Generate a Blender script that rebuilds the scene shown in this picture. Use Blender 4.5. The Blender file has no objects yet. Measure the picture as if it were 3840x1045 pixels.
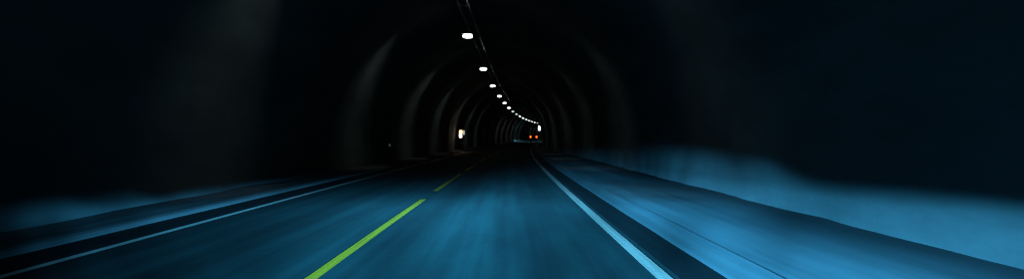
import bpy, bmesh, math, random
from mathutils import Vector, noise, Matrix

random.seed(7)
R = math.radians
S = bpy.context.scene
COL = S.collection

# ------------------------------------------------------------------ camera
CAM_H = 1.30
cam_d = bpy.data.cameras.new('camera')
cam = bpy.data.objects.new('camera', cam_d)
COL.objects.link(cam)
cam.location = (0.0, 0.0, CAM_H)
cam.rotation_euler = (R(90), 0, R(-0.44))
cam_d.sensor_width = 36.0
cam_d.lens = 27.0
cam_d.clip_start = 0.05
cam_d.clip_end = 3000
cam_d.dof.use_dof = True
cam_d.dof.focus_distance = 5.0
cam_d.dof.aperture_fstop = 2.8
S.camera = cam

# ------------------------------------------------------------------ world (night outside, nothing of it enters the bore)
W = bpy.data.worlds.new('World')
S.world = W
W.use_nodes = True
wn = W.node_tree.nodes
sky = wn.new('ShaderNodeTexSky')
sky.sky_type = 'NISHITA'
sky.sun_disc = False
sky.sun_elevation = R(-6)
sky.sun_rotation = R(200)
W.node_tree.links.new(sky.outputs[0], wn['Background'].inputs[0])
wn['Background'].inputs[1].default_value = 0.05

# ------------------------------------------------------------------ render look
S.view_settings.view_transform = 'Standard'
S.view_settings.look = 'None'
S.view_settings.exposure = 0.0
S.view_settings.gamma = 1.0
S.render.engine = 'CYCLES'
S.cycles.use_denoising = True
S.cycles.filter_width = 1.0
S.cycles.max_bounces = 6
S.cycles.diffuse_bounces = 2
S.cycles.sample_clamp_indirect = 4.0
S.cycles.caustics_reflective = False
S.cycles.caustics_refractive = False

# ------------------------------------------------------------------ the line of the tunnel
def shift(d):
    return max(0.0, d - 5.0) ** 2 / 5000.0          # right-hand bend, radius 2500 m
def rise(d):
    return max(0.0, d - 40.0) ** 2 / 51000.0        # gentle climb
def heading(d):
    return -math.atan(max(0.0, d - 5.0) / 2500.0)
def P(x, d, z):
    return Vector((x + shift(d), d, z + rise(d)))
D0, D1 = -45.0, 420.0
def steps(near, far, split=90.0):
    d, out = D0, []
    while d < D1:
        out.append(d)
        d += near if -2 < d < split else far
    out.append(D1)
    return out

# ------------------------------------------------------------------ headlight beams
def beam_light(name, loc, rz, power, color, pitch=0.0):
    L = bpy.data.lights.new(name, 'SPOT')
    L.energy = power
    L.color = color
    L.spot_size = R(165)
    L.spot_blend = 0.3
    L.shadow_soft_size = 0.06
    L.use_nodes = True
    nt = L.node_tree
    N, K = nt.nodes, nt.links
    em = N['Emission']
    tc = N.new('ShaderNodeTexCoord')
    sp = N.new('ShaderNodeSeparateXYZ')
    K.new(tc.outputs['Normal'], sp.inputs[0])
    def M(op, a, b=None, c=None, clamp=False):
        n = N.new('ShaderNodeMath'); n.operation = op; n.use_clamp = clamp
        for i, v in enumerate((a, b, c)):
            if v is None: continue
            if isinstance(v, (int, float)): n.inputs[i].default_value = v
            else: K.new(v, n.inputs[i])
        return n.outputs[0]
    fz = M('MAXIMUM', M('MULTIPLY', sp.outputs[2], BEAM_SIGN[2]), 0.02)
    u = M('DIVIDE', M('MULTIPLY', sp.outputs[0], BEAM_SIGN[0]), fz)
    w = M('DIVIDE', M('MULTIPLY', sp.outputs[1], BEAM_SIGN[1]), fz)
    U = M('MULTIPLY_ADD', u, 1 / 3.0, 0.5, True)     # -1.5..1.5 -> 0..1
    def ramp(stops, lo, hi):
        r = N.new('ShaderNodeValToRGB')
        r.color_ramp.interpolation = 'EASE'
        els = r.color_ramp.elements
        while len(els) < len(stops): els.new(0.5)
        for e, (uu, v) in zip(els, stops):
            e.position = uu / 3.0 + 0.5
            t = (v - lo) / (hi - lo)
            e.color = (t, t, t, 1)
        K.new(U, r.inputs[0])
        rgb = N.new('ShaderNodeRGBToBW'); K.new(r.outputs[0], rgb.inputs[0])
        return M('MULTIPLY_ADD', rgb.outputs[0], hi - lo, lo)
    cut = ramp(BEAM_CUT, -0.08, 0.04)
    amp = ramp(BEAM_AMP, 0, 1)
    pw = ramp(BEAM_POW, 0, 4)
    mask = N.new('ShaderNodeMapRange'); mask.interpolation_type = 'SMOOTHSTEP'
    K.new(M('SUBTRACT', cut, w), mask.inputs[0])
    mask.inputs[1].default_value = -0.020
    mask.inputs[2].default_value = 0.020
    base = M('DIVIDE', 0.05, M('MAXIMUM', M('MULTIPLY', w, -1.0), 0.05))
    st = M('MULTIPLY', M('MULTIPLY', mask.outputs[0], amp), M('POWER', base, pw))
    fade = N.new('ShaderNodeMapRange'); fade.interpolation_type = 'SMOOTHSTEP'      # little light is thrown straight down
    K.new(w, fade.inputs[0]); fade.inputs[1].default_value = -0.30; fade.inputs[2].default_value = -0.13
    fade.inputs[3].default_value = 0.03
    up = M('POWER', M('DIVIDE', M('MINIMUM', M('MAXIMUM', M('MULTIPLY', w, -1.0), 0.012), 0.1), 0.05), ramp(BEAM_UP, 0, 3))
    st = M('MULTIPLY', M('MULTIPLY', st, up), fade.outputs[0])
    K.new(st, em.inputs[1])
    o = bpy.data.objects.new(name, L)
    COL.objects.link(o)
    o.location = loc
    o.rotation_euler = (R(90) + pitch, 0, rz)
    return o
BEAM_SIGN = (1.0, 1.0, -1.0)
#  u = tan(azimuth), right positive
BEAM_CUT = [(-1.4, -0.022), (-0.64, -0.034), (-0.52, -0.054), (-0.37, -0.042), (-0.2, -0.040), (-0.08, -0.041), (0.0, -0.032), (0.07, -0.020), (0.15, -0.006), (0.25, 0.010), (0.34, 0.012), (0.44, -0.014), (1.0, 0.0), (1.45, 0.002)]
BEAM_AMP = [(-1.45, 0.0), (-0.8, 0.0005), (-0.72, 0.003), (-0.64, 0.02), (-0.56, 0.07), (-0.32, 0.27), (-0.1, 0.95), (0.02, 1.0), (0.12, 0.55), (0.2, 0.21), (0.28, 0.38), (0.4, 0.078), (0.55, 0.060), (0.85, 0.034), (1.45, 0.0)]
BEAM_POW = [(-1.4, 0.6), (-0.7, 1.0), (-0.3, 2.4), (0.0, 3.2), (0.2, 2.9), (0.3, 2.4), (0.42, 0.3), (1.45, 0.0)]
BEAM_UP = [(-1.4, 0.5), (-0.7, 0.5), (-0.5, 0.0), (0.08, 0.0), (0.2, 1.0), (0.28, 0.75), (0.4, 0.43), (1.45, 0.43)]
BLUE = (0.068, 0.52, 1.0)
for sx in (-0.72, 0.52):
    beam_light('headlight_beam', (sx, 1.9, 0.66), 0.0, 220000, BLUE)

# ------------------------------------------------------------------ node helpers for materials
def mat(name):
    m = bpy.data.materials.new(name); m.use_nodes = True
    return m, m.node_tree.nodes, m.node_tree.links, m.node_tree.nodes['Principled BSDF']
def plain(name, col, rough=0.6, metal=0.0, var=0.12, scale=6.0):
    m, N, K, b = mat(name)
    tc = N.new('ShaderNodeTexCoord'); nz = N.new('ShaderNodeTexNoise')
    nz.inputs['Scale'].default_value = scale; nz.inputs['Detail'].default_value = 5
    K.new(tc.outputs['Object'], nz.inputs['Vector'])
    r = N.new('ShaderNodeValToRGB')
    r.color_ramp.elements[0].position = 0.3; r.color_ramp.elements[1].position = 0.7
    r.color_ramp.elements[0].color = tuple(c * (1 - var) for c in col) + (1,)
    r.color_ramp.elements[1].color = tuple(min(1, c * (1 + var)) for c in col) + (1,)
    K.new(nz.outputs['Fac'], r.inputs[0]); K.new(r.outputs[0], b.inputs['Base Color'])
    b.inputs['Roughness'].default_value = rough; b.inputs['Metallic'].default_value = metal
    return m
def glow(name, col, strength):
    m, N, K, b = mat(name)
    b.inputs['Base Color'].default_value = (0.6, 0.6, 0.6, 1)
    b.inputs['Roughness'].default_value = 0.25
    b.inputs['Emission Color'].default_value = col + (1,)
    b.inputs['Emission Strength'].default_value = strength
    return m
def surface(name, dark, mid, light, rough, streak=(2.2, 0.035), fine=9.0, bump=0.25, edge=None, tracks=None):
    """UV in metres (u across, v along): long streaks + grain + fine grit"""
    m, N, K, b = mat(name)
    uv = N.new('ShaderNodeUVMap'); uv.uv_map = 'UVMap'
    mp = N.new('ShaderNodeMapping'); K.new(uv.outputs[0], mp.inputs[0])
    mp.inputs['Scale'].default_value = (streak[0], streak[1], 1)
    n1 = N.new('ShaderNodeTexNoise'); n1.inputs['Scale'].default_value = 1.0; n1.inputs['Detail'].default_value = 4
    n1.inputs['Roughness'].default_value = 0.55
    K.new(mp.outputs[0], n1.inputs['Vector'])
    mp2 = N.new('ShaderNodeMapping'); K.new(uv.outputs[0], mp2.inputs[0]); mp2.inputs['Scale'].default_value = (1.3, 0.22, 1)
    n2 = N.new('ShaderNodeTexNoise'); n2.inputs['Scale'].default_value = 1.0; n2.inputs['Detail'].default_value = 6
    K.new(mp2.outputs[0], n2.inputs['Vector'])
    mx = N.new('ShaderNodeMix'); mx.inputs['Factor'].default_value = 0.4
    K.new(n1.outputs['Fac'], mx.inputs['A']); K.new(n2.outputs['Fac'], mx.inputs['B'])
    r = N.new('ShaderNodeValToRGB'); e = r.color_ramp.elements
    e[0].position = 0.39; e[0].color = dark + (1,)
    e[1].position = 0.61; e[1].color = light + (1,)
    q = e.new(0.5); q.color = mid + (1,)
    K.new(mx.outputs['Result'], r.inputs[0])
    out = r.outputs[0]
    if edge:                                   # darker towards the toe of the wall (u measured from it)
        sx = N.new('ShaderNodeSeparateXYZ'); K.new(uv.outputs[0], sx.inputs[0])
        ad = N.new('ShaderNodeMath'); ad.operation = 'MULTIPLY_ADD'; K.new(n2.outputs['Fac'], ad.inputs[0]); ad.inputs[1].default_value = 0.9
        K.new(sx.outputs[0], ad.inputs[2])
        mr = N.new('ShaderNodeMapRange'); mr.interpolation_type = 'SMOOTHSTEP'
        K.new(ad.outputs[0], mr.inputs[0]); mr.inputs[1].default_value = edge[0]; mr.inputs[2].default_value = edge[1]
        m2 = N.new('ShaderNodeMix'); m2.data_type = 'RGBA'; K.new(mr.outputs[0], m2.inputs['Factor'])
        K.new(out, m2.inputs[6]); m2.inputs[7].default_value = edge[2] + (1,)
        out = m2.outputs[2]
    if tracks:                                 # worn wheel tracks and oil streaks, by lateral position in metres
        lo, hi, stops = tracks
        sx = N.new('ShaderNodeSeparateXYZ'); K.new(uv.outputs[0], sx.inputs[0])
        wv = N.new('ShaderNodeTexNoise'); wv.inputs['Scale'].default_value = 1.0; wv.inputs['Detail'].default_value = 3
        mpw = N.new('ShaderNodeMapping'); K.new(uv.outputs[0], mpw.inputs[0]); mpw.inputs['Scale'].default_value = (0.6, 0.09, 1)
        K.new(mpw.outputs[0], wv.inputs['Vector'])
        wob = N.new('ShaderNodeMath'); wob.operation = 'MULTIPLY_ADD'; K.new(wv.outputs['Fac'], wob.inputs[0]); wob.inputs[1].default_value = 0.5
        K.new(sx.outputs[0], wob.inputs[2])
        mr = N.new('ShaderNodeMapRange'); K.new(wob.outputs[0], mr.inputs[0]); mr.inputs[1].default_value = lo + 0.25; mr.inputs[2].default_value = hi + 0.25
        tr = N.new('ShaderNodeValToRGB'); tr.color_ramp.interpolation = 'EASE'
        while len(tr.color_ramp.elements) < len(stops): tr.color_ramp.elements.new(0.5)
        for el, (x, v) in zip(tr.color_ramp.elements, stops):
            el.position = (x - lo) / (hi - lo); el.color = (v, v, v, 1)
        K.new(mr.outputs[0], tr.inputs[0])
        m3 = N.new('ShaderNodeMix'); m3.data_type = 'RGBA'; m3.blend_type = 'MULTIPLY'; m3.inputs['Factor'].default_value = 1.0
        K.new(out, m3.inputs[6]); K.new(tr.outputs[0], m3.inputs[7]); out = m3.outputs[2]
    K.new(out, b.inputs['Base Color'])
    b.inputs['Roughness'].default_value = rough
    b.inputs['Specular IOR Level'].default_value = 0.15
    nf = N.new('ShaderNodeTexNoise'); nf.inputs['Scale'].default_value = fine; nf.inputs['Detail'].default_value = 8
    mp3 = N.new('ShaderNodeMapping'); K.new(uv.outputs[0], mp3.inputs[0]); mp3.inputs['Scale'].default_value = (1, 0.35, 1)
    K.new(mp3.outputs[0], nf.inputs['Vector'])
    bp = N.new('ShaderNodeBump'); bp.inputs['Strength'].default_value = bump; bp.inputs['Distance'].default_value = 0.02
    K.new(nf.outputs['Fac'], bp.inputs['Height']); K.new(bp.outputs[0], b.inputs['Normal'])
    return m

M_ASPHALT = surface('asphalt', (0.011, 0.028, 0.030), (0.017, 0.049, 0.050), (0.026, 0.076, 0.076), 0.8, bump=0.14,
    tracks=(-5.6, 2.2, [(-5.0, 0.7), (-4.3, 0.75), (-3.75, 0.8), (-3.4, 0.42), (-3.0, 0.85), (-2.2, 0.95), (-1.6, 0.85), (-1.15, 0.62), (-0.75, 1.0), (0.1, 1.0), (0.35, 0.72), (0.75, 0.6), (1.1, 0.85), (1.6, 0.7)]))
M_GUTTER = surface('gutter_asphalt', (0.010, 0.013, 0.014), (0.014, 0.019, 0.021), (0.020, 0.027, 0.030), 0.6)
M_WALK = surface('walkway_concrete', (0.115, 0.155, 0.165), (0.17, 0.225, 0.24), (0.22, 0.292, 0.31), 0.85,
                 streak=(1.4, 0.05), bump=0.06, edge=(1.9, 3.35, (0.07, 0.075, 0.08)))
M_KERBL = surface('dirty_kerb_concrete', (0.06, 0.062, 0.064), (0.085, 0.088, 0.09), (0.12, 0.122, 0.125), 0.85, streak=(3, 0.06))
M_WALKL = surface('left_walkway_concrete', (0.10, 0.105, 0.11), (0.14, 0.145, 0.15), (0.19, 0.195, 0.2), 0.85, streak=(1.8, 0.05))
M_KERB = surface('kerb_concrete', (0.115, 0.155, 0.165), (0.17, 0.225, 0.24), (0.22, 0.292, 0.31), 0.85, streak=(1.4, 0.05), bump=0.06,
    tracks=(-0.4, 0.6, [(-0.3, 0.32), (0.0, 0.34), (0.1, 0.40), (0.22, 0.55), (0.34, 0.9), (0.5, 1.0)]))
M_WHITE = surface('white_road_paint', (0.66, 0.56, 0.50), (0.80, 0.70, 0.62), (0.88, 0.78, 0.70), 0.6, streak=(20, 0.3), fine=25, bump=0.15)
M_WORN = surface('worn_white_road_paint', (0.46, 0.33, 0.27), (0.62, 0.44, 0.36), (0.72, 0.52, 0.43), 0.6, streak=(20, 0.3), fine=25, bump=0.15)
M_YELLOW = surface('yellow_road_paint', (0.55, 0.23, 0.014), (0.88, 0.39, 0.02), (0.95, 0.45, 0.024), 0.6, streak=(20, 0.3), fine=25, bump=0.15)
M_STEEL = plain('galvanised_steel', (0.28, 0.29, 0.29), 0.45, 0.6)
M_DARKSTEEL = plain('dark_painted_steel', (0.05, 0.05, 0.055), 0.5, 0.2)
M_BLACK = plain('black_plastic', (0.02, 0.02, 0.022), 0.55)
M_RUBBER = plain('tyre_rubber', (0.02, 0.02, 0.02), 0.8)
M_RIM = plain('wheel_rim', (0.35, 0.35, 0.36), 0.35, 0.8)
M_BODY = plain('van_paint', (0.035, 0.037, 0.05), 0.35, 0.1, 0.05)
M_PLATE = plain('plate_white', (0.5, 0.5, 0.6), 0.5)
M_WGLASS, N_, K_, b_ = mat('dark_glass')
b_.inputs['Base Color'].default_value = (0.01, 0.012, 0.014, 1); b_.inputs['Roughness'].default_value = 0.08
G_LAMP = glow('lamp_glass', (0.90, 1.0, 0.90), 6.0)
G_LAMPFAR = glow('lamp_glass_far', (0.92, 1.0, 0.92), 3.0)
G_LAMPDIM = glow('lamp_glass_dim', (0.70, 1.0, 0.82), 1.3)
G_TAIL = glow('tail_lamp_red', (1.0, 0.075, 0.008), 8.0)
G_HEAD = glow('head_lamp_glass', (0.6, 0.85, 1.0), 3.0)
G_ORANGE = glow('orange_sign_pane', (1.0, 0.40, 0.16), 6.0)
G_WARM = glow('white_sign_pane', (1.0, 0.80, 0.62), 9.0)
G_SIDE = glow('dim_side_pane', (0.85, 0.95, 0.85), 0.55)
G_BLUEW = glow('blue_white_sign_pane', (0.82, 0.88, 1.0), 5.0)
G_REFL = glow('reflector', (0.6, 0.9, 1.0), 0.06)  # weak glow put in for headlight shine coming back off it

# shotcrete lining
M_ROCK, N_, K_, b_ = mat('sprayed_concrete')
tc = N_.new('ShaderNodeTexCoord')
n1 = N_.new('ShaderNodeTexNoise'); n1.inputs['Scale'].default_value = 0.35; n1.inputs['Detail'].default_value = 7
n1.inputs['Roughness'].default_value = 0.6
mpn = N_.new('ShaderNodeMapping'); K_.new(tc.outputs['Object'], mpn.inputs[0]); mpn.inputs['Scale'].default_value = (1, 0.35, 1.6)
K_.new(mpn.outputs[0], n1.inputs['Vector'])
r_ = N_.new('ShaderNodeValToRGB')
r_.color_ramp.elements[0].position = 0.36; r_.color_ramp.elements[0].color = (0.038, 0.044, 0.044, 1)
r_.color_ramp.elements[1].position = 0.66; r_.color_ramp.elements[1].color = (0.090, 0.108, 0.106, 1)
K_.new(n1.outputs['Fac'], r_.inputs[0])
# past the widened bay the vault colour is raised to brighten the lamp bands (v = metres along the tunnel)
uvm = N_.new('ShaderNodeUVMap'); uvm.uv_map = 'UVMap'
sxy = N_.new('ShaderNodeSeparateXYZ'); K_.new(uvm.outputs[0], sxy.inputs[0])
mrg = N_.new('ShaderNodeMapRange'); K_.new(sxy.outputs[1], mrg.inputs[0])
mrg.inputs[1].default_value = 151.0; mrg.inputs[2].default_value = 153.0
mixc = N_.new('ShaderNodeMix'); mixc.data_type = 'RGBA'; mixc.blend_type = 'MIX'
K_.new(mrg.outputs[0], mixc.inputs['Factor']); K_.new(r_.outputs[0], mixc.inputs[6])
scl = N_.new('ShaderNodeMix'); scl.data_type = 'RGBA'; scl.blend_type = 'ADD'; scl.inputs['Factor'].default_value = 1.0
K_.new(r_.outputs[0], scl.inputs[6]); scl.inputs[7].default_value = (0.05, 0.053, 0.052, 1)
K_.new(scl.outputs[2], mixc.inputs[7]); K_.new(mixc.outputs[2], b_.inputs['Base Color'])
n2 = N_.new('ShaderNodeTexNoise'); n2.inputs['Scale'].default_value = 5.0; n2.inputs['Detail'].default_value = 8
K_.new(tc.outputs['Object'], n2.inputs['Vector'])
bp = N_.new('ShaderNodeBump'); bp.inputs['Strength'].default_value = 0.2; bp.inputs['Distance'].default_value = 0.03
K_.new(n2.outputs['Fac'], bp.inputs['Height']); K_.new(bp.outputs[0], b_.inputs['Normal'])
b_.inputs['Roughness'].default_value = 0.9

# ------------------------------------------------------------------ mesh helpers
def link(name, me, material=None, parent=None):
    o = bpy.data.objects.new(name, me)
    COL.objects.link(o)
    if material and me and not me.materials: me.materials.append(material)
    if parent: o.parent = parent
    return o
def tag(o, label=None, cat=None, group=None, kind=None):
    if label: o['label'] = label
    if cat: o['category'] = cat
    if group: o['group'] = group
    if kind: o['kind'] = kind
    return o
def empty(name, loc, rz=0.0):
    o = bpy.data.objects.new(name, None)
    COL.objects.link(o)
    o.location = loc; o.rotation_euler = (0, 0, rz); o.empty_display_size = 0.3
    return o
def sweep(name, prof, material, ds, parent=None, smooth=False, closed=False, cap=False):
    """prof(d) -> list of (x, z, u); swept along the tunnel line"""
    V, F, UV = [], [], []
    n = None
    for i, d in enumerate(ds):
        pr = prof(d); n = len(pr)
        for (x, z, u) in pr:
            V.append(P(x, d, z)); UV.append((u, d))
    m = n if closed else n - 1
    for i in range(len(ds) - 1):
        for j in range(m):
            k = (j + 1) % n
            F.append((i * n + j, i * n + k, (i + 1) * n + k, (i + 1) * n + j))
    if cap and closed:
        F.append(tuple(range(n - 1, -1, -1))); e = (len(ds) - 1) * n
        F.append(tuple(e + j for j in range(n)))
    me = bpy.data.meshes.new(name)
    me.from_pydata(V, [], F)
    uvl = me.uv_layers.new(name='UVMap')
    for lp in me.loops: uvl.data[lp.index].uv = UV[lp.vertex_index]
    if smooth: me.polygons.foreach_set('use_smooth', [True] * len(me.polygons))
    me.update()
    return link(name, me, material, parent)
def bm_box(bm, c, s, taper=(1, 1), bevel=0.0):
    vs = []
    for dz in (-1, 1):
        tx, ty = (taper if dz > 0 else (1, 1))
        for dx, dy in ((-1, -1), (1, -1), (1, 1), (-1, 1)):
            vs.append(bm.verts.new((c[0] + dx * s[0] / 2 * tx, c[1] + dy * s[1] / 2 * ty, c[2] + dz * s[2] / 2)))
    fs = [(3, 2, 1, 0), (4, 5, 6, 7), (0, 1, 5, 4), (1, 2, 6, 5), (2, 3, 7, 6), (3, 0, 4, 7)]
    faces = [bm.faces.new([vs[i] for i in f]) for f in fs]
    if bevel:
        es = list({e for f in faces for e in f.edges})
        bmesh.ops.bevel(bm, geom=es, offset=bevel, segments=2, affect='EDGES', profile=0.5)
def bm_tube(bm, p0, p1, r0, r1=None, seg=12):
    r1 = r0 if r1 is None else r1
    p0, p1 = Vector(p0), Vector(p1)
    q = (p1 - p0).to_track_quat('Z', 'Y').to_matrix()
    a = [bm.verts.new(p0 + q @ Vector((r0 * math.cos(t), r0 * math.sin(t), 0))) for t in [2 * math.pi * i / seg for i in range(seg)]]
    b = [bm.verts.new(p1 + q @ Vector((r1 * math.cos(t), r1 * math.sin(t), 0))) for t in [2 * math.pi * i / seg for i in range(seg)]]
    for i in range(seg):
        j = (i + 1) % seg
        bm.faces.new((a[i], a[j], b[j], b[i]))
    bm.faces.new(a[::-1]); bm.faces.new(b)
def mesh_of(name, fn, smooth=False):
    bm = bmesh.new(); fn(bm)
    bmesh.ops.recalc_face_normals(bm, faces=bm.faces)
    me = bpy.data.meshes.new(name); bm.to_mesh(me); bm.free()
    if smooth: me.polygons.foreach_set('use_smooth', [True] * len(me.polygons))
    return me
def part(name, fn, material, parent, loc=(0, 0, 0), smooth=False):
    o = link(name, mesh_of(name, fn, smooth), material, parent)
    o.location = loc
    return o
def copy_tree(o, parent=None):
    c = o.copy(); COL.objects.link(c); c.parent = parent
    for ch in list(o.children): copy_tree(ch, c)
    return c
def sstep(a, b, x):
    t = min(1, max(0, (x - a) / (b - a)))
    return t * t * (3 - 2 * t)

# ------------------------------------------------------------------ the setting: road, markings, gutters, kerbs, walkways, lining
FAR = steps(1.5, 3.0)
X_LINE_L, X_LINE_R, X_MID = -4.78, 1.48, -1.82
road = sweep('road', lambda d: [(x, 0.0, x) for x in (-5.62, -3.6, -1.8, 0.0, 2.16)], M_ASPHALT, FAR)
tag(road, 'two lane asphalt road bending right through the tunnel', kind='structure')
for x0, x1, lb in ((X_LINE_L - 0.06, X_LINE_L + 0.06, 'left'), (X_LINE_R - 0.075, X_LINE_R + 0.075, 'right')):
    o = sweep('edge_line', lambda d: [(x0, 0.008, 0), (x1, 0.008, 0.15)], M_WHITE if lb == 'left' else M_WORN, FAR, road)
    o['label'] = 'solid white edge line along the ' + lb + ' side of the road'
dash0, period, dlen = 16.65, 12.45, 9.75            # far end of the first dash
k = -3
while dash0 + k * period < 300:
    e = dash0 + k * period
    ds = [e - dlen + dlen * i / 6 for i in range(7)]
    sweep('lane_dash', lambda d: [(X_MID - 0.06, 0.008, 0), (X_MID + 0.06, 0.008, 0.12)], M_YELLOW, ds, road)
    k += 1
g1 = sweep('gutter', lambda d: [(-5.62, 0.004, 0), (-4.93, 0.004, 0.7)], M_GUTTER, FAR)
tag(g1, 'dark asphalt gutter strip outside the left edge line', kind='structure')
g2 = sweep('gutter', lambda d: [(1.63, 0.004, 0), (2.16, 0.004, 0.55)], M_GUTTER, FAR)
tag(g2, 'dark asphalt gutter strip outside the right edge line', kind='structure')
KZ = 0.09
KERB_SHAPE = {-1: [(0.0, -0.02), (0.015, 0.03), (0.05, 0.062), (0.11, 0.081), (0.25, KZ + 0.004), (0.28, KZ + 0.004), (0.28, -0.03)],
              1: [(0.0, -0.02), (0.01, 0.010), (0.06, 0.032), (0.12, 0.052), (0.18, 0.072), (0.24, 0.086), (0.28, KZ + 0.001), (0.37, KZ + 0.002)]}
def kerb_prof(x0, sgn):
    def f(d):
        j = 0.012 * noise.noise(Vector((d * 0.4, x0, 0)))
        pts = KERB_SHAPE[sgn]
        return [(x0 + sgn * (a + j), z, a) for a, z in pts]
    return f
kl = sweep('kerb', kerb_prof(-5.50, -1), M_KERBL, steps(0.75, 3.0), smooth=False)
tag(kl, 'low rounded concrete kerb along the left walkway', kind='structure')
kr = sweep('kerb', kerb_prof(2.06, 1), M_KERB, steps(0.75, 3.0), smooth=True)
tag(kr, 'low rounded concrete kerb along the wide right walkway', kind='structure')
def XR(d):
    return 4.85 - 1.85 * sstep(40, 118, d)           # the bore narrows after the lay-by
XL = -6.7
def uneven(x, d):
    return 0.02 * noise.noise(Vector((x * 0.8, d * 0.25, 4.0))) + 0.008 * noise.noise(Vector((x * 3, d * 1.1, 9.0)))
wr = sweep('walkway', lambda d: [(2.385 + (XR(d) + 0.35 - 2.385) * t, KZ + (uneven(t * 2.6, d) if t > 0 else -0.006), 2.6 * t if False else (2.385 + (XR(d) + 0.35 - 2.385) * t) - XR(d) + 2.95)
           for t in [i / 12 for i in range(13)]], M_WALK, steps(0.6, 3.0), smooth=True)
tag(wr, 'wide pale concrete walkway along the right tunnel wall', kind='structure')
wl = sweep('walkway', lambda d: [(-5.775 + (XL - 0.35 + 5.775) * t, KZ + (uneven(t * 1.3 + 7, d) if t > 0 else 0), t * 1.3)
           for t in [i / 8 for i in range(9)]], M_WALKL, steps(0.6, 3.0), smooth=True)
tag(wl, 'narrow dim concrete walkway along the left tunnel wall', kind='structure')

def lining_prof(d):
    xr = XR(d); a = (xr - XL) / 2; c = (xr + XL) / 2
    zc, b = 1.3, 6.0
    pts = []
    for z in (-0.15, 0.05, 0.2, 0.4, 0.6, 0.8, 1.0, 1.15): pts.append((-a, z, -1, 0))
    nA = 46
    for i in range(nA + 1):
        t = math.pi - math.pi * i / nA
        pts.append((a * math.cos(t), zc + b * math.sin(t), math.cos(t), math.sin(t)))
    for z in (1.15, 1.0, 0.8, 0.6, 0.4, 0.2, 0.05, -0.15): pts.append((a, z, 1, 0))
    out = []
    for x, z, nx, nz in pts:
        q = Vector((x + c, d, z))
        h = 0.15 * noise.noise(q * 0.33 + Vector((3, 0, 0))) + 0.075 * noise.noise(q * 0.8) + 0.010 * noise.noise(q * 2.1)
        h += 0.025 * math.sin(d * 2 * math.pi / 5.2 + 0.8 * math.sin(d * 0.21))     # shallow hoops of the sprayed lining
        h *= 0.6 + 0.4 * sstep(0.0, 1.2, z)
        out.append((x + c - nx * h, z - nz * h, z))
    return out
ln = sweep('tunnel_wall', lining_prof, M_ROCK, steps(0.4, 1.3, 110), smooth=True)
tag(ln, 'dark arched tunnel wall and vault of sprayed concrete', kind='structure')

# ------------------------------------------------------------------ cable tray under the crown
TRAY_Z = 6.72
tray = empty('cable_tray', P(-1.82, 30, TRAY_Z))
tag(tray, 'thin steel cable tray running along the crown above the lamps', 'cable tray')
inv = Matrix.Translation(-tray.location)
for xc in (-1.64, -2.04):
    o = sweep('rail', lambda d: [(xc - 0.025, TRAY_Z - 0.05, 0), (xc + 0.025, TRAY_Z - 0.05, 0.05), (xc + 0.025, TRAY_Z + 0.05, 0.15), (xc - 0.025, TRAY_Z + 0.05, 0.2)],
              M_STEEL, steps(3, 4), tray, closed=True, cap=True)
    o.matrix_parent_inverse = inv
rung_me = mesh_of('rung', lambda bm: bm_box(bm, (0, 0, 0), (0.36, 0.04, 0.025)))
rod_me = mesh_of('hanger_rod', lambda bm: bm_tube(bm, (0, 0, 0), (0, 0, 0.75), 0.012, seg=6))
for i in range(42):
    d = 6 + i * 5.0
    for nm, me, x in (('rung', rung_me, -1.84), ('hanger_rod', rod_me, -1.59), ('hanger_rod', rod_me, -2.09)):
        o = link(nm, me, M_STEEL, tray); o.matrix_parent_inverse = inv
        o.location = P(x, d, TRAY_Z - (0.03 if nm == 'rung' else 0.0))

# ------------------------------------------------------------------ ceiling lamps
LAMP_Z = 5.80
LAMP_W = 80.0
def lens_mesh():
    bm = bmesh.new()
    rings, seg = 9, 20
    V = []
    for i in range(rings + 1):
        t = -0.75 + i / rings * (math.pi / 2 + 0.75)
        rr, zz = math.cos(t) ** 0.6 if i < rings else 0.0, -0.058 - 0.072 * math.sin(t)
        ring = [bm.verts.new((0.215 * rr * math.cos(a), 0.28 * rr * math.sin(a), zz)) for a in [2 * math.pi * j / seg for j in range(seg)]] if i < rings else [bm.verts.new((0, 0, zz))]
        V.append(ring)
    top = [bm.verts.new((0.15 * math.cos(a), 0.21 * math.sin(a), 0.02)) for a in [2 * math.pi * j / seg for j in range(seg)]]
    for j in range(seg): bm.faces.new((top[j], top[(j + 1) % seg], V[0][(j + 1) % seg], V[0][j]))
    for i in range(rings):
        for j in range(seg):
            k2 = (j + 1) % seg
            if i < rings - 1: bm.faces.new((V[i][j], V[i][k2], V[i + 1][k2], V[i + 1][j]))
            else: bm.faces.new((V[i][j], V[i][k2], V[i + 1][0]))
    bmesh.ops.recalc_face_normals(bm, faces=bm.faces)
    me = bpy.data.meshes.new('lens'); bm.to_mesh(me); bm.free()
    me.polygons.foreach_set('use_smooth', [True] * len(me.polygons))
    return me
lens_me = lens_mesh(); lens_me.materials.append(G_LAMP)
lens_far_me = lens_me.copy(); lens_far_me.materials.clear(); lens_far_me.materials.append(G_LAMPFAR)
lens_dim_me = lens_me.copy(); lens_dim_me.materials.clear(); lens_dim_me.materials.append(G_LAMPDIM)
house_me = mesh_of('housing', lambda bm: (bm_box(bm, (0, 0, 0.036), (0.46, 0.64, 0.05), bevel=0.012), bm_box(bm, (0, 0, 0.11), (0.26, 0.46, 0.10), (0.7, 0.8))))
drop_me = mesh_of('hanger_rod', lambda bm: bm_tube(bm, (0, 0, 0.15), (0, 0, TRAY_Z - LAMP_Z - 0.03), 0.014, seg=8))
ordn = ['nearest', 'second', 'third', 'fourth', 'fifth', 'sixth', 'seventh', 'eighth', 'ninth', 'tenth', 'eleventh', 'twelfth', 'thirteenth', 'fourteenth', 'fifteenth', 'sixteenth']
proto = empty('ceiling_lamp', (0, 0, 0))
link('lens', lens_me, None, proto)
link('housing', house_me, M_DARKSTEEL, proto)
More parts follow.
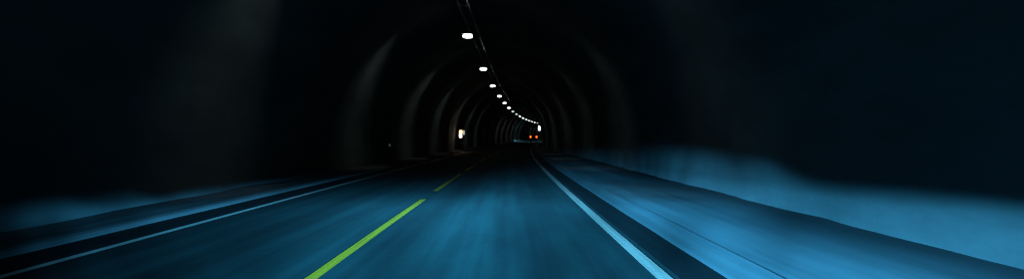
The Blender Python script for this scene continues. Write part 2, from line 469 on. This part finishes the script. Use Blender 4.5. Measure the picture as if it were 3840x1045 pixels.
slot_me = mesh_of('uplight_slot', lambda bm: bm_box(bm, (0, 0, 0.164), (0.05, 0.08, 0.012))); slot_me.materials.append(G_LAMP)
link('uplight_slot', slot_me, None, proto)
for yy in (-0.15, 0.15):
    o = link('hanger_rod', drop_me, M_STEEL, proto); o.location = (0, yy, 0)
def optic(power):
    L = bpy.data.lights.new('lamp_optic', 'SPOT')
    L.energy = power; L.color = (0.84, 1.0, 0.93); L.spot_size = R(74); L.spot_blend = 1.0; L.shadow_soft_size = 0.12
    return L
OPTIC = {-1: optic(LAMP_W), 1: optic(LAMP_W * 0.8)}
OPTIC_DIM = optic(LAMP_W * 0.1)
for s_ in (-1, 1):
    o = bpy.data.objects.new('lamp_optic', OPTIC[s_]); COL.objects.link(o); o.parent = proto
    o.location = (s_ * 0.3, 0, -0.05)
    o.rotation_euler = Vector((s_ * 1.0, 0, -0.66)).to_track_quat('-Z', 'Y').to_euler()
SP, LD0 = 15.55, 33.15
first = True
for k in range(-4, 21):
    d = LD0 + SP * k
    o = proto if first else copy_tree(proto)
    first = False
    o.location = P(-1.82, d, LAMP_Z); o.rotation_euler = (0, 0, heading(d))
    dim = k in (6, 7, 14, 15)
    if k >= 8:
        for ch in o.children:
            if ch.name.startswith('lens'): ch.data = lens_far_me
    if dim:
        for ch in o.children:
            if ch.name.startswith('lens'): ch.data = lens_dim_me
            if ch.name.startswith('lamp_optic'): ch.data = OPTIC_DIM
    st = 'dim greenish' if dim else 'bright white'
    if k == 0: lab = 'largest and nearest glowing oval lamp hanging from the tunnel ceiling'
    elif k == 15: lab = 'last and farthest dim greenish ceiling lamp in the chain, just above blue-white sign'
    elif 0 < k < 15: lab = '%s %s ceiling lamp in the chain counted from the nearest' % (ordn[k], st)
    elif k < 0: lab = 'ceiling lamp %s above or behind the camera, out of the picture' % ['', 'first', 'second', 'third', 'fourth'][-k]
    else: lab = 'ceiling lamp hidden round the bend, %s after the last one seen' % ordn[k - 15].replace('nearest', 'first')
    tag(o, lab, 'lamp', 'lamps hanging along the tunnel crown')

# ------------------------------------------------------------------ lit sign boxes on the walls
def sign_left():
    d = 82.0; c = P(-6.02, d, 1.44)
    t = empty('emergency_sign', c, heading(d))
    tag(t, 'glowing orange and white emergency sign box on the left wall', 'sign')
    part('casing', lambda bm: bm_box(bm, (0, 0.10, 0.42), (0.36, 0.18, 0.84), bevel=0.02), M_DARKSTEEL, t)
    part('upper_pane', lambda bm: bm_box(bm, (0, 0.0, 0.615), (0.30, 0.03, 0.36), bevel=0.008), G_ORANGE, t)['label'] = 'orange upper pane'
    part('lower_pane', lambda bm: bm_box(bm, (-0.03, 0.0, 0.215), (0.26, 0.03, 0.33), bevel=0.008), G_WARM, t)['label'] = 'white lower pane'
    part('side_pane', lambda bm: bm_box(bm, (0.31, 0.14, 0.56), (0.16, 0.05, 0.46), bevel=0.008), G_SIDE, t)['label'] = 'dim pale pane on the side'
    part('side_bracket', lambda bm: bm_box(bm, (0.21, 0.15, 0.56), (0.08, 0.03, 0.06)), M_DARKSTEEL, t)
    for z in (0.2, 0.65):
        part('wall_arm', lambda bm: bm_box(bm, (-0.50, 0.10, z), (0.68, 0.05, 0.05)), M_DARKSTEEL, t)
sign_left()
def sign_right():
    d = 168.0; c = P(1.95, d, 2.98)
    t = empty('wall_sign', c, heading(d))
    tag(t, 'tall blue-white lit sign high on the right wall at the bend', 'sign')
    part('casing', lambda bm: bm_box(bm, (0, 0.10, 0.45), (0.44, 0.18, 1.0), bevel=0.02), M_DARKSTEEL, t)
    part('pane', lambda bm: bm_box(bm, (0, 0.0, 0.45), (0.38, 0.03, 0.92), bevel=0.008), G_BLUEW, t)
    for z in (0.2, 0.75):
        part('wall_arm', lambda bm: bm_box(bm, (0.55, 0.10, z), (0.70, 0.05, 0.05)), M_DARKSTEEL, t)
sign_right()

# ------------------------------------------------------------------ marker post on the left walkway
mp_ = empty('marker_post', P(-6.13, 39.0, KZ - 0.02), heading(39))
tag(mp_, 'slim dark marker post with small reflector on the left walkway', 'marker post')
part('post', lambda bm: bm_box(bm, (0, 0, 0.5), (0.11, 0.06, 1.02), (0.8, 0.8), bevel=0.01), M_BLACK, mp_)
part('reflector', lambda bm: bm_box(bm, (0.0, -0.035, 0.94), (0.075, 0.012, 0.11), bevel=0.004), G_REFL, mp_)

# ------------------------------------------------------------------ the van ahead
def van():
    d = 200.0; h = heading(d)
    t = empty('van', P(-0.45, d, 0.01), h)
    t.rotation_euler = (math.atan((d - 40) / 25500.0), 0, h)
    tag(t, 'distant dark van with two glowing red tail lights in the bend ahead', 'van')
    L, Wd = 4.9, 1.92
    def body(bm):
        # side outline extruded across, with the flanks drawn in toward the roof
        prof = [(0, .32), (0, 1.0), (.02, 1.25), (.12, 2.05), (.25, 2.18), (.6, 2.24), (3.0, 2.22), (3.35, 2.10), (4.05, 1.38), (4.75, 1.12), (4.9, .9), (4.9, .36),
                (4.35, .32), (4.28, .55), (4.08, .70), (3.82, .70), (3.62, .55), (3.55, .32), (1.35, .32), (1.28, .55), (1.08, .70), (.82, .70), (.62, .55), (.55, .32)]
        rows = []
        for s in (-1, 1):
            rows.append([bm.verts.new((s * (Wd / 2 - max(0, z - 1.0) * 0.11), y, z)) for y, z in prof])
        n = len(prof)
        for i in range(n):
            j = (i + 1) % n
            bm.faces.new((rows[0][i], rows[0][j], rows[1][j], rows[1][i]))
        a = bm.faces.new(rows[0][::-1]); b = bm.faces.new(rows[1])
        bmesh.ops.triangulate(bm, faces=[a, b])
    part('body', body, M_BODY, t)
    def quad(bm, pts, th):
        v = [bm.verts.new(p) for p in pts]; w = [bm.verts.new(Vector(p) + Vector(th)) for p in pts]
        bm.faces.new(v); bm.faces.new(w[::-1])
        for i in range(4): bm.faces.new((v[i], w[i], w[(i + 1) % 4], v[(i + 1) % 4]))
    part('rear_window', lambda bm: quad(bm, [(-.68, .02, 1.34), (.68, .02, 1.34), (.62, .085, 1.92), (-.62, .085, 1.92)], (0, -.02, 0)), M_WGLASS, t)
    part('windscreen', lambda bm: quad(bm, [(-.80, 4.0, 1.46), (.80, 4.0, 1.46), (.72, 3.42, 2.06), (-.72, 3.42, 2.06)], (0, .03, .02)), M_WGLASS, t)
    for s in (-1, 1):
        part('side_window', lambda bm: quad(bm, [(s * .925, .5, 1.36), (s * .925, 3.6, 1.36), (s * .862, 3.15, 1.96), (s * .862, .5, 1.96)], (s * .006, 0, 0)), M_WGLASS, t)
        part('tail_light', lambda bm: bm_box(bm, (s * .785, .005, 1.47), (.24, .10, .46), bevel=0.02), G_TAIL, t)
        part('headlight', lambda bm: bm_box(bm, (s * .70, 4.84, .86), (.32, .12, .18), bevel=0.02), G_HEAD, t)
        part('door_mirror', lambda bm: bm_box(bm, (s * 1.02, 3.55, 1.42), (.20, .10, .26), bevel=0.03), M_BLACK, t)
        for yy in (.95, 3.95):
            wv = part('wheel', lambda bm: bm_tube(bm, (-.1, 0, 0), (.1, 0, 0), .335, seg=24), M_RUBBER, t, (s * .83, yy, .335))
            part('rim', lambda bm: bm_tube(bm, (s * .09, 0, 0), (s * .112, 0, 0), .21, seg=16), M_RIM, wv)
    part('bumper', lambda bm: bm_box(bm, (0, -.03, .47), (1.80, .14, .24), bevel=0.03), M_BLACK, t)
    part('number_plate', lambda bm: bm_box(bm, (0, -.012, .98), (.52, .02, .12)), M_PLATE, t)
    for s in (-1, 1):
        b = P(-0.45, d, 0) + Matrix.Rotation(h, 3, 'Z') @ Vector((s * .70, 5.0, .86))
        beam_light('van_headlight_beam', b, h, 110000, (0.26, 0.75, 0.92), 0.022)
van()
